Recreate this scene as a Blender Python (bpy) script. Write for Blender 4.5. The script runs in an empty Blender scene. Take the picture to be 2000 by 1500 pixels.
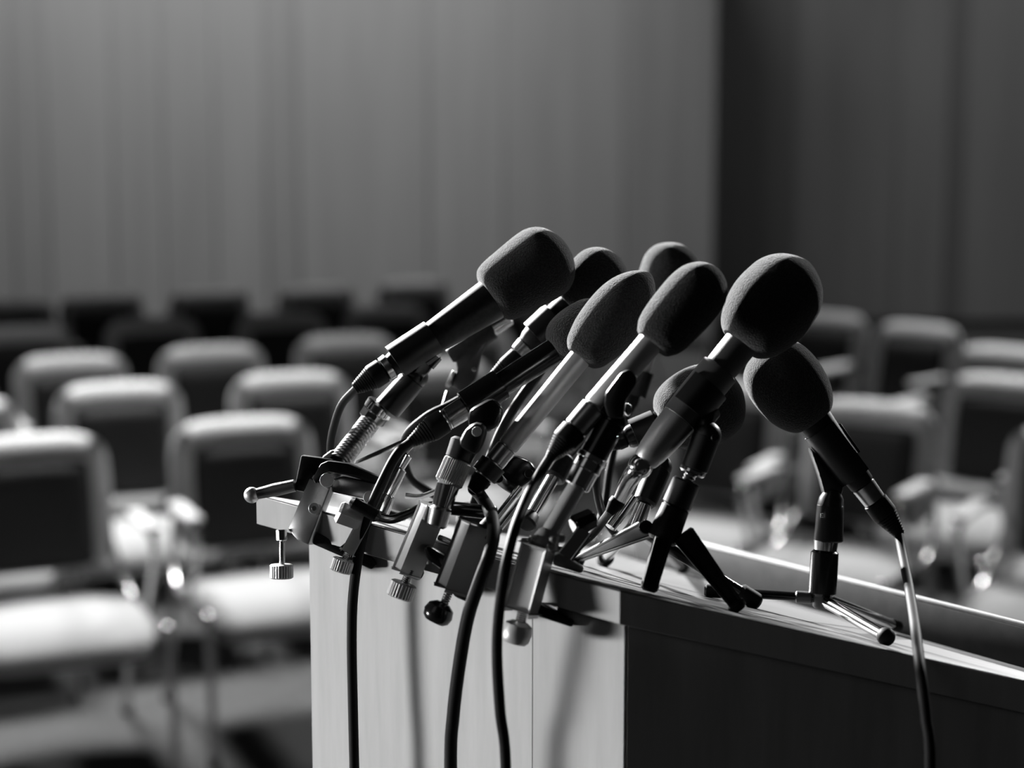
import bpy, bmesh, math, random
from mathutils import Vector, Matrix
random.seed(4)
SC = bpy.context.scene
COL = SC.collection
R = math.radians
V = Vector

# ------------------------------------------------------------------ camera
F = 3550.0                      # focal length for a frame 2000 wide
CAMZ = 1.77
PITCH = R(8.1)
cam_data = bpy.data.cameras.new('camera')
cam = bpy.data.objects.new('camera', cam_data)
COL.objects.link(cam)
cam.location = (0, 0, CAMZ)
cam.rotation_euler = (R(90) - PITCH, 0, 0)
cam_data.sensor_width = 36
cam_data.lens = F * 36 / 2000
cam_data.clip_start = 0.05
cam_data.clip_end = 100
cam_data.dof.use_dof = True
cam_data.dof.focus_distance = 1.27
cam_data.dof.aperture_fstop = 4.1
SC.camera = cam

# ------------------------------------------------------------------ light and exposure
SC.cycles.caustics_reflective = False
SC.view_settings.view_transform = 'Standard'
SC.view_settings.look = 'None'
SC.view_settings.exposure = 0.0
SC.view_settings.gamma = 1.0
SC.view_settings.use_curve_mapping = False
world = bpy.data.worlds.new('world')
SC.world = world
world.use_nodes = True
world.node_tree.nodes['Background'].inputs[0].default_value = (1, 1, 1, 1)
world.node_tree.nodes['Background'].inputs[1].default_value = 0.006


def area_light(name, loc, target, power, sx, sy=None, spread=180):
    ld = bpy.data.lights.new(name, 'AREA')
    ld.energy = power
    ld.shape = 'RECTANGLE' if sy else 'DISK'
    ld.size = sx
    if sy:
        ld.size_y = sy
    ld.spread = R(spread)
    o = bpy.data.objects.new(name, ld)
    COL.objects.link(o)
    o.location = loc
    o.rotation_euler = (V(target) - V(loc)).to_track_quat('-Z', 'Y').to_euler()
    return o


# stage lamp high on the left, well behind the podium
area_light('stage_lamp', (-7.4, 11.8, 7.0), (0.15, 1.3, 1.5), 150, 0.8, None, 15)
# low lamp on the left of the stage, level with the podium front
area_light('side_lamp', (-6.5, 1.45, 0.8), (0, 1.3, 1.2), 8.8, 2.0, 0.6, 16)
# hall lamp behind on the right
area_light('rear_lamp', (6.2, 9.2, 5.2), (0.3, 1.3, 1.5), 15, 0.7, None, 22)
# hall lamps over the nearer rows
area_light('hall_lamp', (-3.0, 8.4, 6.4), (-1.5, 5.4, 0.4), 105, 2.0, None, 50)
area_light('hall_lamp', (3.0, 10.0, 6.4), (1.6, 6.2, 0.4), 80, 1.2, None, 60)
# ceiling lamp washing the back wall
area_light('wall_washer', (-3.4, 13.4, 6.8), (-3.0, 15.1, 0.9), 225, 8.5, 0.4, 100)
area_light('recess_fill', (5.0, 15.0, 6.2), (5.0, 16.6, 1.0), 20, 3.4, 0.3, 100)  # unseen light, added to brighten the recess
# soft fill added behind the camera to brighten the metal parts
area_light('stage_fill', (-3.0, -2.0, 4.0), (0, 1.3, 1.4), 4.5, 2.0, 2.0)

# ------------------------------------------------------------------ view geometry: a pixel of the 2000x1500 frame plus a distance gives a point
FW = V((0, math.cos(PITCH), -math.sin(PITCH)))
UP = V((0, math.sin(PITCH), math.cos(PITCH)))
RT = V((1, 0, 0))
EYE = V((0, 0, CAMZ))


def P(u, v, z):
    return EYE + z * (FW + RT * ((u - 1000) / F) - UP * ((v - 750) / F))


def px(p):
    d = p - EYE
    z = d.dot(FW)
    return 1000 + F * d.dot(RT) / z, 750 - F * d.dot(UP) / z, z


# ------------------------------------------------------------------ materials
MATS = {}


def mat(name, base, rough, metal=0.0, sheen=0.0, noise=None, bump=None, spec=0.5, coat=0.0):
    """noise=(scale xyz, lo, hi): tone variation; bump=(scale, strength, distance)"""
    m = bpy.data.materials.new(name)
    m.use_nodes = True
    nt = m.node_tree
    b = nt.nodes['Principled BSDF']
    b.inputs['Base Color'].default_value = (base, base, base, 1)
    b.inputs['Roughness'].default_value = rough
    b.inputs['Metallic'].default_value = metal
    b.inputs['Specular IOR Level'].default_value = spec
    b.inputs['Sheen Weight'].default_value = sheen
    b.inputs['Sheen Roughness'].default_value = 0.45
    b.inputs['Coat Weight'].default_value = coat
    tc = nt.nodes.new('ShaderNodeTexCoord')
    if noise:
        sc, lo, hi = noise
        mp = nt.nodes.new('ShaderNodeMapping')
        mp.inputs['Scale'].default_value = sc
        nz = nt.nodes.new('ShaderNodeTexNoise')
        nz.inputs['Scale'].default_value = 1.0
        nz.inputs['Detail'].default_value = 6
        nz.inputs['Roughness'].default_value = 0.6
        mr = nt.nodes.new('ShaderNodeMapRange')
        mr.inputs['From Min'].default_value = 0.3
        mr.inputs['From Max'].default_value = 0.7
        mr.inputs['To Min'].default_value = base * lo
        mr.inputs['To Max'].default_value = base * hi
        nt.links.new(tc.outputs['Object'], mp.inputs['Vector'])
        nt.links.new(mp.outputs['Vector'], nz.inputs['Vector'])
        nt.links.new(nz.outputs['Fac'], mr.inputs['Value'])
        nt.links.new(mr.outputs['Result'], b.inputs['Base Color'])
    if bump:
        s, st, di = bump
        nz2 = nt.nodes.new('ShaderNodeTexNoise')
        nz2.inputs['Scale'].default_value = s
        nz2.inputs['Detail'].default_value = 3
        bp = nt.nodes.new('ShaderNodeBump')
        bp.inputs['Strength'].default_value = st
        bp.inputs['Distance'].default_value = di
        nt.links.new(tc.outputs['Object'], nz2.inputs['Vector'])
        nt.links.new(nz2.outputs['Fac'], bp.inputs['Height'])
        nt.links.new(bp.outputs['Normal'], b.inputs['Normal'])
    MATS[name] = m
    return m


mat('foam', 0.028, 1.0, sheen=0.28, bump=(850, 1.0, 0.0016), spec=0.1, noise=((900, 900, 900), 0.4, 1.7))
mat('black_plastic', 0.010, 0.38, bump=(900, 0.12, 0.0003))
mat('black_gloss', 0.008, 0.2)
mat('black_paint', 0.012, 0.48, spec=0.18, noise=((300, 300, 300), 0.7, 1.5))
mat('rubber', 0.010, 0.6, spec=0.12)
mat('silver_matte', 0.50, 0.50, metal=0.55, bump=(1500, 0.12, 0.0002))
mat('grey_barrel', 0.45, 0.40, metal=0.75, bump=(1400, 0.1, 0.0002))
mat('chrome', 0.72, 0.14, metal=1.0)
mat('steel', 0.50, 0.27, metal=1.0, noise=((160, 160, 160), 0.8, 1.15))
mat('cast_metal', 0.55, 0.42, metal=0.45, bump=(900, 0.25, 0.0003))
mat('dark_cast', 0.13, 0.45, metal=0.6, bump=(900, 0.3, 0.0003))
mat('knurled', 0.40, 0.55, metal=0.5, bump=(1300, 0.8, 0.0006))
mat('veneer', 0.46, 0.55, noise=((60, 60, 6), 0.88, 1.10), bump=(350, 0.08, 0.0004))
mat('veneer_shaded', 0.40, 0.55, noise=((60, 60, 6), 0.85, 1.12), bump=(350, 0.08, 0.0004))  # same wood as the front, darkened for the shade on the sides
mat('lit_edge_wood', 0.45, 0.4, noise=((16, 130, 60), 0.85, 1.1))
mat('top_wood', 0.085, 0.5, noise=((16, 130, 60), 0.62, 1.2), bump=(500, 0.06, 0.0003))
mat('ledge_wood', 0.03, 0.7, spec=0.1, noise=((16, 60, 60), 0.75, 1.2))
mat('panel_wood_a', 0.34, 0.7, noise=((5, 5, 0.35), 0.9, 1.08))
mat('panel_wood_b', 0.325, 0.7, noise=((5, 5, 0.35), 0.9, 1.1))
mat('panel_wood_c', 0.30, 0.7, noise=((6, 6, 0.35), 0.88, 1.1))
mat('panel_wood_d', 0.24, 0.7, noise=((6, 6, 0.35), 0.85, 1.1))
mat('wall_core', 0.10, 0.9, noise=((3, 3, 3), 0.9, 1.1))
mat('carpet', 0.085, 0.95, spec=0.1, noise=((40, 40, 40), 0.8, 1.2))
mat('stage_carpet', 0.015, 0.95, spec=0.0, noise=((60, 60, 60), 0.8, 1.2))
mat('chair_shell', 0.55, 0.6, noise=((50, 50, 50), 0.92, 1.08))
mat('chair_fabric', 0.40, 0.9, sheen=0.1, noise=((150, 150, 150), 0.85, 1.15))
mat('chair_fabric_shaded', 0.035, 0.9, noise=((150, 150, 150), 0.85, 1.15))  # seat fabric again, shade on the backrest put into its colour
mat('arm_pad', 0.8, 0.3)  # near white, in place of glossy highlights on the pads
mat('chair_metal', 0.6, 0.25, metal=1.0)


# ------------------------------------------------------------------ mesh helpers
class MB:
    def __init__(self):
        self.v = []
        self.f = []

    def add(self, vs, fs):
        o = len(self.v)
        self.v += [V(p) for p in vs]
        self.f += [[i + o for i in q] for q in fs]
        return self

    def lathe(self, A, B, prof, seg=28, caps=True, sq=1.0, roll=0.0):
        """prof: (t along A->B in 0..1, radius in metres)"""
        A, B = V(A), V(B)
        ax = (B - A)
        d = ax.normalized()
        u = d.cross(V((0.31, 0.17, 0.93)))
        if u.length < 1e-3:
            u = d.cross(V((1, 0, 0)))
        u.normalize()
        w = d.cross(u)
        vs, fs = [], []
        n = len(prof)
        for t, r in prof:
            c = A + ax * t
            for k in range(seg):
                a = 2 * math.pi * k / seg + roll
                vs.append(c + (u * math.cos(a) + w * math.sin(a)) * max(r, 1e-5))
        for i in range(n - 1):
            for k in range(seg):
                k2 = (k + 1) % seg
                fs.append([i * seg + k, i * seg + k2, (i + 1) * seg + k2, (i + 1) * seg + k])
        if caps:
            fs.append([k for k in range(seg)][::-1])
            fs.append([(n - 1) * seg + k for k in range(seg)])
        return self.add(vs, fs)

    def cyl(self, A, B, r, r2=None, bev=0.12, seg=24, roll=0.0):
        A, B = V(A), V(B)
        r2 = r if r2 is None else r2
        L = max((B - A).length, 1e-6)
        b = min(bev * min(r, r2), L * 0.3) / L
        k = min(bev * min(r, r2), L * 0.3)
        return self.lathe(A, B, [(0, r - k), (b, r), (1 - b, r2), (1, r2 - k)], seg, roll=roll)

    def sleeve(self, A, B, ri, ro, gap_dir, gap=80, seg=26):
        """open clip sleeve around an axis, with its gap towards gap_dir"""
        A, B = V(A), V(B)
        d = (B - A).normalized()
        g = V(gap_dir)
        g = (g - d * g.dot(d)).normalized()
        w = d.cross(g)
        vs, fs = [], []
        a0, a1 = R(gap / 2), 2 * math.pi - R(gap / 2)
        for i in range(seg + 1):
            a = a0 + (a1 - a0) * i / seg
            e = g * math.cos(a) + w * math.sin(a)
            vs += [A + e * ri, A + e * ro, B + e * ro, B + e * ri]
        for i in range(seg):
            for k in range(4):
                k2 = (k + 1) % 4
                fs.append([i * 4 + k, i * 4 + k2, (i + 1) * 4 + k2, (i + 1) * 4 + k])
        fs.append([0, 3, 2, 1])
        fs.append([seg * 4 + k for k in range(4)])
        return self.add(vs, fs)

    def tube(self, pts, r, seg=12, sub=8, smooth=True, radii=None):
        pts = [V(p) for p in pts]
        if smooth and len(pts) > 2:
            q, rr = [], []
            rad = radii or [r] * len(pts)
            e = [pts[0] * 2 - pts[1]] + pts + [pts[-1] * 2 - pts[-2]]
            for i in range(1, len(e) - 2):
                for k in range(sub):
                    t = k / sub
                    a, b, c, d = e[i - 1], e[i], e[i + 1], e[i + 2]
                    q.append(0.5 * ((2 * b) + (c - a) * t + (2 * a - 5 * b + 4 * c - d) * t * t + (3 * b - a - 3 * c + d) * t ** 3))
                    rr.append(rad[i - 1] * (1 - t) + rad[i] * t)
            q.append(pts[-1])
            rr.append(rad[-1])
        else:
            q, rr = pts, (radii or [r] * len(pts))
        vs, fs = [], []
        n = len(q)
        u = None
        for i in range(n):
            d = (q[min(i + 1, n - 1)] - q[max(i - 1, 0)]).normalized()
            if u is None:
                u = d.cross(V((0.3, 0.2, 0.93)))
                if u.length < 1e-3:
                    u = d.cross(V((1, 0, 0)))
            u = (u - d * u.dot(d)).normalized()
            w = d.cross(u)
            for k in range(seg):
                a = 2 * math.pi * k / seg
                vs.append(q[i] + (u * math.cos(a) + w * math.sin(a)) * rr[i])
        for i in range(n - 1):
            for k in range(seg):
                k2 = (k + 1) % seg
                fs.append([i * seg + k, i * seg + k2, (i + 1) * seg + k2, (i + 1) * seg + k])
        fs.append(list(range(seg))[::-1])
        fs.append([(n - 1) * seg + k for k in range(seg)])
        return self.add(vs, fs)

    def box(self, c, hx, hy, hz, bev=0.0, segs=2):
        """c centre, hx hy hz half-extent vectors"""
        bm = bmesh.new()
        bmesh.ops.create_cube(bm, size=2)
        M = Matrix((hx, hy, hz)).transposed()
        for v in bm.verts:
            v.co = M @ v.co + V(c)
        if bev > 0:
            bmesh.ops.bevel(bm, geom=bm.edges[:], offset=bev, segments=segs, affect='EDGES', profile=0.5)
        bmesh.ops.recalc_face_normals(bm, faces=bm.faces[:])
        bm.verts.index_update()
        self.add([v.co.copy() for v in bm.verts], [[v.index for v in f.verts] for f in bm.faces])
        bm.free()
        return self

    def bar(self, A, B, wdir, w, th, bev=0.001, taper=None):
        A, B = V(A), V(B)
        d = (B - A)
        wd = V(wdir)
        wd = (wd - d * (wd.dot(d) / d.length_squared)).normalized()
        td = d.normalized().cross(wd)
        return self.box((A + B) / 2, d / 2, wd * (w / 2), td * (th / 2), bev)

    def slab(self, poly, off, bev=0.0):
        """poly: list of 3D points, extruded by the vector off"""
        bm = bmesh.new()
        a = [bm.verts.new(V(p)) for p in poly]
        f = bm.faces.new(a)
        r = bmesh.ops.extrude_face_region(bm, geom=[f])
        bmesh.ops.translate(bm, vec=V(off), verts=[x for x in r['geom'] if isinstance(x, bmesh.types.BMVert)])
        bmesh.ops.recalc_face_normals(bm, faces=bm.faces[:])
        if bev > 0:
            bmesh.ops.bevel(bm, geom=bm.edges[:], offset=bev, segments=2, affect='EDGES', profile=0.5)
        bm.verts.index_update()
        self.add([v.co.copy() for v in bm.verts], [[v.index for v in f.verts] for f in bm.faces])
        bm.free()
        return self

    def ball(self, c, r, seg=20, sz=None):
        c = V(c)
        n = 10
        A, B = c - V((0, 0, r)), c + V((0, 0, r))
        prof = [(0.5 - 0.5 * math.cos(math.pi * i / n), r * math.sin(math.pi * i / n)) for i in range(n + 1)]
        return self.lathe(A, B, prof, seg)

    def build(self, name, material, parent=None, sharp=38):
        base = V(parent['_base']) if parent is not None and '_base' in parent else V((0, 0, 0))
        me = bpy.data.meshes.new(name)
        me.from_pydata([tuple(p - base) for p in self.v], [], self.f)
        me.validate()
        me.materials.append(MATS[material])
        for p in me.polygons:
            p.use_smooth = True
        me.set_sharp_from_angle(angle=R(sharp))
        me.update()
        bm = bmesh.new()
        bm.from_mesh(me)
        bmesh.ops.recalc_face_normals(bm, faces=bm.faces[:])
        bm.to_mesh(me)
        bm.free()
        o = bpy.data.objects.new(name, me)
        COL.objects.link(o)
        if parent is not None:
            o.parent = parent
            if parent.type == 'MESH':
                o['_base'] = tuple(base)
            elif '_base' in parent:
                o['_base'] = parent['_base']
        return o


def thing(name, label, cat, base=(0, 0, 0), group=None):
    o = bpy.data.objects.new(name, None)
    o.empty_display_size = 0.02
    COL.objects.link(o)
    o.location = base
    o['label'] = label
    o['category'] = cat
    o['_base'] = tuple(base)
    if group:
        o['group'] = group
    return o


def structure(o):
    o['kind'] = 'structure'
    return o


def curve_prof(pts, n=5):
    """Catmull-Rom through (along, radius) pairs"""
    out = []
    e = [pts[0]] + list(pts) + [pts[-1]]
    for i in range(1, len(e) - 2):
        for k in range(n):
            t = k / n
            q = []
            for j in (0, 1):
                a, b, c, d = e[i - 1][j], e[i][j], e[i + 1][j], e[i + 2][j]
                q.append(0.5 * (2 * b + (c - a) * t + (2 * a - 5 * b + 4 * c - d) * t * t + (3 * b - a - 3 * c + d) * t ** 3))
            out.append((q[0], max(q[1], 0)))
    out.append(pts[-1])
    return out


# ------------------------------------------------------------------ room
fl = MB()
FLOOR = -0.08
fl.box((0, 10.5, FLOOR - 0.05), V((12, 0, 0)), V((0, 13, 0)), V((0, 0, 0.05)))
structure(fl.build('floor', 'carpet'))
st = MB()
st.box((0, -0.1, 0.11), V((4, 0, 0)), V((0, 2.3, 0)), V((0, 0, 0.19)), 0.01)
o = structure(st.build('floor_stage', 'stage_carpet'))

WY, WY2, WH = 15.0, 16.6, 3.9        # back wall, recess wall, wall height
XC = 1.66                           # corner where the wall steps back
wl = MB()
wl.slab([(-8, WY + 0.03, FLOOR), (XC - 0.03, WY + 0.03, FLOOR), (XC - 0.03, WY2 + 0.4, FLOOR), (-8, WY2 + 0.4, FLOOR)], (0, 0, WH - FLOOR))
wall = structure(wl.build('wall_back', 'wall_core'))
wr = MB()
wr.slab([(XC - 0.03, WY2 + 0.03, FLOOR), (8, WY2 + 0.03, FLOOR), (8, WY2 + 0.4, FLOOR), (XC - 0.03, WY2 + 0.4, FLOOR)], (0, 0, WH - FLOOR))
wallr = structure(wr.build('wall_recess', 'wall_core'))


def panels(xs, y, parent, mats):
    for i in range(len(xs) - 1):
        m = MB()
        x0, x1 = xs[i], xs[i + 1]
        g = 0.003
        m.box(((x0 + x1) / 2, y + 0.012, WH / 2), V(((x1 - x0) / 2 - g, 0, 0)), V((0, 0.018, 0)), V((0, 0, WH / 2 - 0.005)), 0.004, 1)
        m.build('panel', mats[i % len(mats)], parent)


def wx(u, y):
    return (u - 1000) / F * (y / math.cos(PITCH)) * 1.0


pl = [-1900, -1500, -1100, -700, -330, -130, 42, 108, 235, 330, 430, 528, 590, 840, 985, 1215]
panels([wx(u, WY) for u in pl] + [XC], WY, wall,
       ['panel_wood_a', 'panel_wood_b', 'panel_wood_a', 'panel_wood_b', 'panel_wood_a', 'panel_wood_b',
        'panel_wood_c', 'panel_wood_a', 'panel_wood_b', 'panel_wood_b', 'panel_wood_a', 'panel_wood_c',
        'panel_wood_b', 'panel_wood_a', 'panel_wood_b', 'panel_wood_c'])
pr = [1540, 1740, 1835, 1868, 2100, 2400, 2700]
panels([XC] + [wx(u, WY2) for u in pr], WY2, wallr,
       ['panel_wood_d', 'panel_wood_c', 'panel_wood_b', 'panel_wood_d', 'panel_wood_a', 'panel_wood_c', 'panel_wood_b'])
m = MB()
m.box((XC - 0.012, (WY + WY2) / 2 + 0.02, WH / 2), V((0.018, 0, 0)), V((0, (WY2 - WY) / 2 - 0.03, 0)), V((0, 0, WH / 2 - 0.005)), 0.003, 1)
m.build('panel', 'panel_wood_c', wall)

# ------------------------------------------------------------------ chairs
CHAIR_PARTS = {}


def sheet(cols, rows, fn, th_fn):
    """closed cushion from a front surface fn(s,t) and thickness along a normal"""
    vs, fs = [], []
    for side in (0, 1):
        for j in range(rows + 1):
            for i in range(cols + 1):
                s, t = i / cols, j / rows
                vs.append(fn(s, t) if side == 0 else fn(s, t) + th_fn(s, t))
    n = (cols + 1) * (rows + 1)
    idx = lambda k, i, j: k * n + j * (cols + 1) + i
    for j in range(rows):
        for i in range(cols):
            fs.append([idx(0, i, j), idx(0, i + 1, j), idx(0, i + 1, j + 1), idx(0, i, j + 1)])
            fs.append([idx(1, i, j), idx(1, i, j + 1), idx(1, i + 1, j + 1), idx(1, i + 1, j)])
    for i in range(cols):
        fs.append([idx(0, i, 0), idx(1, i, 0), idx(1, i + 1, 0), idx(0, i + 1, 0)])
        fs.append([idx(0, i, rows), idx(0, i + 1, rows), idx(1, i + 1, rows), idx(1, i, rows)])
    for j in range(rows):
        fs.append([idx(0, 0, j), idx(0, 0, j + 1), idx(1, 0, j + 1), idx(1, 0, j)])
        fs.append([idx(0, cols, j), idx(1, cols, j), idx(1, cols, j + 1), idx(0, cols, j + 1)])
    return vs, fs


def rr(s, t, w, h, rad):
    """map the unit square to a rounded rectangle (superellipse)"""
    x, y = 2 * s - 1, 2 * t - 1
    n = 2.0
    m = max(abs(x), abs(y))
    if m > 1e-6:
        p = 5.0
        k = m / ((abs(x) ** p + abs(y) ** p) ** (1 / p))
        x, y = x * k, y * k
    return x * w / 2, y * h / 2


def make_chair():
    root = thing('conference_chair', 'x', 'chair', (0, 0, 0), 'conference chairs in rows behind the podium')
    # backrest shell, curved round the sitter, leaning back
    zb0, zb1 = 0.47, 0.83

    def back_pt(s, t, w, h, zc, yo):
        x, z = rr(s, t, w, h, 0.08)
        lean = 0.20 * (z + zc - 0.49)
        e = max(abs(x) / (w / 2), abs(z) / (h / 2))
        return V((x, 0.20 + yo + lean - 0.55 * x * x + 0.045 * max(0, (e - 0.76) / 0.24) ** 2, z + zc))
    m = MB()
    nrm = V((0, -1, 0.2)).normalized()
    m.add(*sheet(16, 14, lambda s, t: back_pt(s, t, 0.475, 0.42, 0.70, 0.0), lambda s, t: -nrm * 0.03))
    bk = m.build('backrest', 'chair_shell', root, 60)
    m = MB()
    m.add(*sheet(14, 12, lambda s, t: back_pt(s, t, 0.375, 0.345, 0.67, -0.005),
                 lambda s, t: nrm * (0.012 + 0.02 * (1 - max(abs(2 * s - 1), abs(2 * t - 1)) ** 3))))
    m.build('cushion', 'chair_fabric_shaded', bk, 60)
    # seat pad
    m = MB()

    def seat_pt(s, t):
        x, y = rr(s, t, 0.515, 0.55, 0.08)
        z = 0.385 + 0.012 * (1 - (2 * t - 1) ** 2)
        if t < 0.25:
            z -= 0.035 * (1 - t / 0.25) ** 2
        return V((x, y - 0.085, z))
    m.add(*sheet(14, 14, seat_pt, lambda s, t: V((0, 0, 0.030 + 0.028 * (1 - max(abs(2 * s - 1), abs(2 * t - 1)) ** 4)))))
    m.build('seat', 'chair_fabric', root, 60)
    # seat pan and cross bar
    m = MB()
    m.box((0, -0.05, 0.372), V((0.20, 0, 0)), V((0, 0.19, 0)), V((0, 0, 0.014)), 0.01)
    m.build('seat_pan', 'black_plastic', root)
    for sx in (-1, 1):
        x = 0.268 * sx
        for nm, pts in (('leg', [(x, -0.35, 0.43), (x * 1.03, -0.41, 0.0)]), ('leg', [(x * .96, 0.16, 0.42), (x * 1.0, 0.27, 0.0)])):
            mm = MB()
            mm.tube(pts, 0.013, 10, smooth=False)
            if pts[0][1] < 0:
                mm.ball(pts[0], 0.021, 14)
            lg = mm.build(nm, 'chair_metal', root)
            mm = MB()
            mm.cyl(V(pts[1]) + V((0, 0, 0)), V(pts[1]) + V((0, 0, 0.03)), 0.017, seg=10)
            mm.build('foot', 'rubber', lg)
        mm = MB()
        mm.tube([(x, -0.35, 0.425), (x, -0.10, 0.42), (x * .98, 0.10, 0.42), (x * .9, 0.245, 0.52), (x * .80, 0.275, 0.66)], 0.012, 10, 5)
        mm.build('side_frame', 'chair_metal', root)
        mm = MB()
        mm.tube([(x, -0.10, 0.43), (x * 1.0, -0.16, 0.53), (x * 1.0, -0.21, 0.64), (x * 1.0, -0.16, 0.675), (x * 1.0, 0.08, 0.675), (x * .93, 0.225, 0.665)], 0.0115, 10, 6)
        am = mm.build('armrest', 'chair_metal', root)
        mm = MB()
        mm.box((x * 1.0, -0.065, 0.692), V((0.026, 0, 0)), V((0, 0.135, 0)), V((0, 0, 0.010)), 0.009, 3)
        mm.build('arm_pad', 'arm_pad', am)
    m = MB()
    m.tube([(-0.268, -0.22, 0.405), (0.268, -0.22, 0.405)], 0.010, 10, smooth=False)
    m.build('cross_bar', 'chair_metal', root)
    return root


def copy_tree(o, parent=None):
    c = o.copy()
    COL.objects.link(c)
    c.parent = parent
    for ch in list(o.children):
        copy_tree(ch, c)
    return c


HZ = 245.0
BACKW = 0.475


def chair_spot(cx, top):
    w = (top - HZ) / 1.98
    z = F * BACKW / w
    return (cx - 1000) / F * z, z / math.cos(PITCH) * 1.0 - 0.06


ORD = ['first', 'second', 'third', 'fourth', 'fifth', 'sixth', 'seventh', 'eighth']
LEFT = [   # row by row, nearest first: (centre, top of backrest), turn
    ('nearest', [(75, 884), (510, 846)], 25),
    ('second', [(-92, 805), (250, 770), (600, 748), (905, 724)], 24),
    ('third', [(-130, 735), (155, 710), (440, 690), (705, 668), (950, 650)], 22),
    ('fourth', [(-200, 668), (45, 650), (308, 632), (572, 622), (790, 606), (1010, 596)], 22),
    ('last', [(-190, 612), (30, 597), (205, 580), (425, 572), (643, 565), (838, 552), (1040, 545)], 22),
]
RIGHT = [
    ('nearest', [(1372, 768), (1655, 808), (2100, 868)], -28),
    ('second', [(1915, 752), (2180, 812)], -38),
    ('last', [(1400, 590), (1560, 618), (1737, 640), (1918, 690)], -42),
]
proto = None
for side, rows in (('left of the podium', LEFT), ('right of the podium', RIGHT)):
    for rn, spots, turn in rows:
        for k, (cx, top) in enumerate(spots):
            x, y = chair_spot(cx, top)
            if proto is None:
                proto = make_chair()
                c = proto
            else:
                c = copy_tree(proto)
            c.location = (x, y, FLOOR)
            c.rotation_euler = (0, 0, R(turn + random.uniform(-3, 3)))
            c['label'] = 'padded grey chair, %s row %s, %s from its left end' % (rn, side, ORD[k])
            c['group'] = 'conference chairs in rows behind the podium'

# ------------------------------------------------------------------ podium
N = V((0.222, 0.185, 0.957)).normalized()        # normal of the sloping top
C0 = P(1212, 1152, 1.14)                         # its near corner


def onplane(u, v, h=0.0):
    d = P(u, v, 1) - EYE
    t = ((C0 + N * h - EYE).dot(N)) / d.dot(N)
    return EYE + d * t


LC = onplane(502, 965)
RC = onplane(2130, 1356)
FR = onplane(2130, 1341)
FL = onplane(1180, 1076)
EDGE = (LC - C0).normalized()                    # along the front edge, to the far left
OUT = EDGE.cross(N)
if OUT.y > 0:
    OUT = -OUT                                   # out of the front edge, towards the audience
OUTH = V((OUT.x, OUT.y, 0)).normalized()


def front(u, out=0.0, down=0.0):
    """point of the front top edge that stands at image column u"""
    lo, hi = 0.0, 1.2
    for _ in range(40):
        md = (lo + hi) / 2
        if px(C0 + (LC - C0) * md)[0] > u:
            lo = md
        else:
            hi = md
    return C0 + (LC - C0) * lo + OUT * out - N * down


def zf(u, out=0.0):
    return px(front(u, out))[2]


TH = 0.0225
pod = thing('podium', 'light wooden lectern podium with a sloping top, bristling with microphones', 'podium', (C0.x + 0.1, C0.y + 0.25, 0.30))
m = MB()
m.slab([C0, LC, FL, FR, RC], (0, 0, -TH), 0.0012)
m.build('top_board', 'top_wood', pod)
# body: corner panel, front panel, side panels
DROP = V((0, 0, -TH))
b0 = C0 + DROP - OUTH * 0.004 + V((0.001, 0.003, 0))
b1 = front(1023) + DROP - OUTH * 0.010
az = R(139)
dirp = V((math.cos(az), math.sin(az), 0))
# the front panel runs to image column 603
lo, hi = 0.0, 0.8
for _ in range(40):
    md = (lo + hi) / 2
    if px(b1 + dirp * md)[0] > 603:
        lo = md
    else:
        hi = md
b2 = b1 + dirp * lo
b3 = RC + DROP + V((-0.006, 0.004, 0))
b4 = FR + DROP + V((-0.01, -0.004, 0))
b5 = FL + DROP + V((-0.05, 0, 0))


def upright(a, b, thick, name, material, top=None, inset=0.0):
    a, b = V(a), V(b)
    d = V((b.x - a.x, b.y - a.y, 0)).normalized()
    n = V((-d.y, d.x, 0))
    mid = V(((b0.x + b3.x + b2.x) / 3, (b0.y + b3.y + b2.y) / 3 + 0.1, 0))
    if n.dot(mid - a) < 0:
        n = -n
    a2, b2_ = a + d * inset, b - d * inset

    def zt(p):
        return C0.z - ((p.x - C0.x) * N.x + (p.y - C0.y) * N.y) / N.z - TH - 0.0005
    pts = [a2, b2_, b2_ + n * thick, a2 + n * thick]
    vs = [V((p.x, p.y, 0.30)) for p in pts] + [V((p.x, p.y, zt(p))) for p in pts]
    fs = [[0, 1, 5, 4], [1, 2, 6, 5], [2, 3, 7, 6], [3, 0, 4, 7], [4, 5, 6, 7], [3, 2, 1, 0]]
    mm = MB()
    mm.add(vs, fs)
    return mm.build(name, material, pod)


upright(b1, b2, 0.018, 'front_panel', 'veneer', inset=0.0004)
upright(b0, b1, 0.018, 'corner_panel', 'veneer', inset=0.0004)
upright(b0 + V((0.002, 0.0, 0)), b3, 0.018, 'side_panel', 'veneer_shaded')
upright(b2 + V((0.018, 0.012, 0)), b5, 0.018, 'side_panel', 'veneer_shaded')
# pale bands added to lighten the dim edges of the top
for a_, b_ in ((C0, LC), (C0, RC)):
    d_ = (b_ - a_).normalized()
    o_ = d_.cross(V((0, 0, 1)))
    o_ = V((o_.x, o_.y, 0)).normalized()
    if o_.y > 0:
        o_ = -o_
    m = MB()
    m.slab([a_ - V((0, 0, .0012)), b_ - V((0, 0, .0012)), b_ - V((0, 0, TH - .0006)), a_ - V((0, 0, TH - .0006))], o_ * 0.0008)
    m.build('lit_edge_band', 'veneer', pod)
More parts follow.
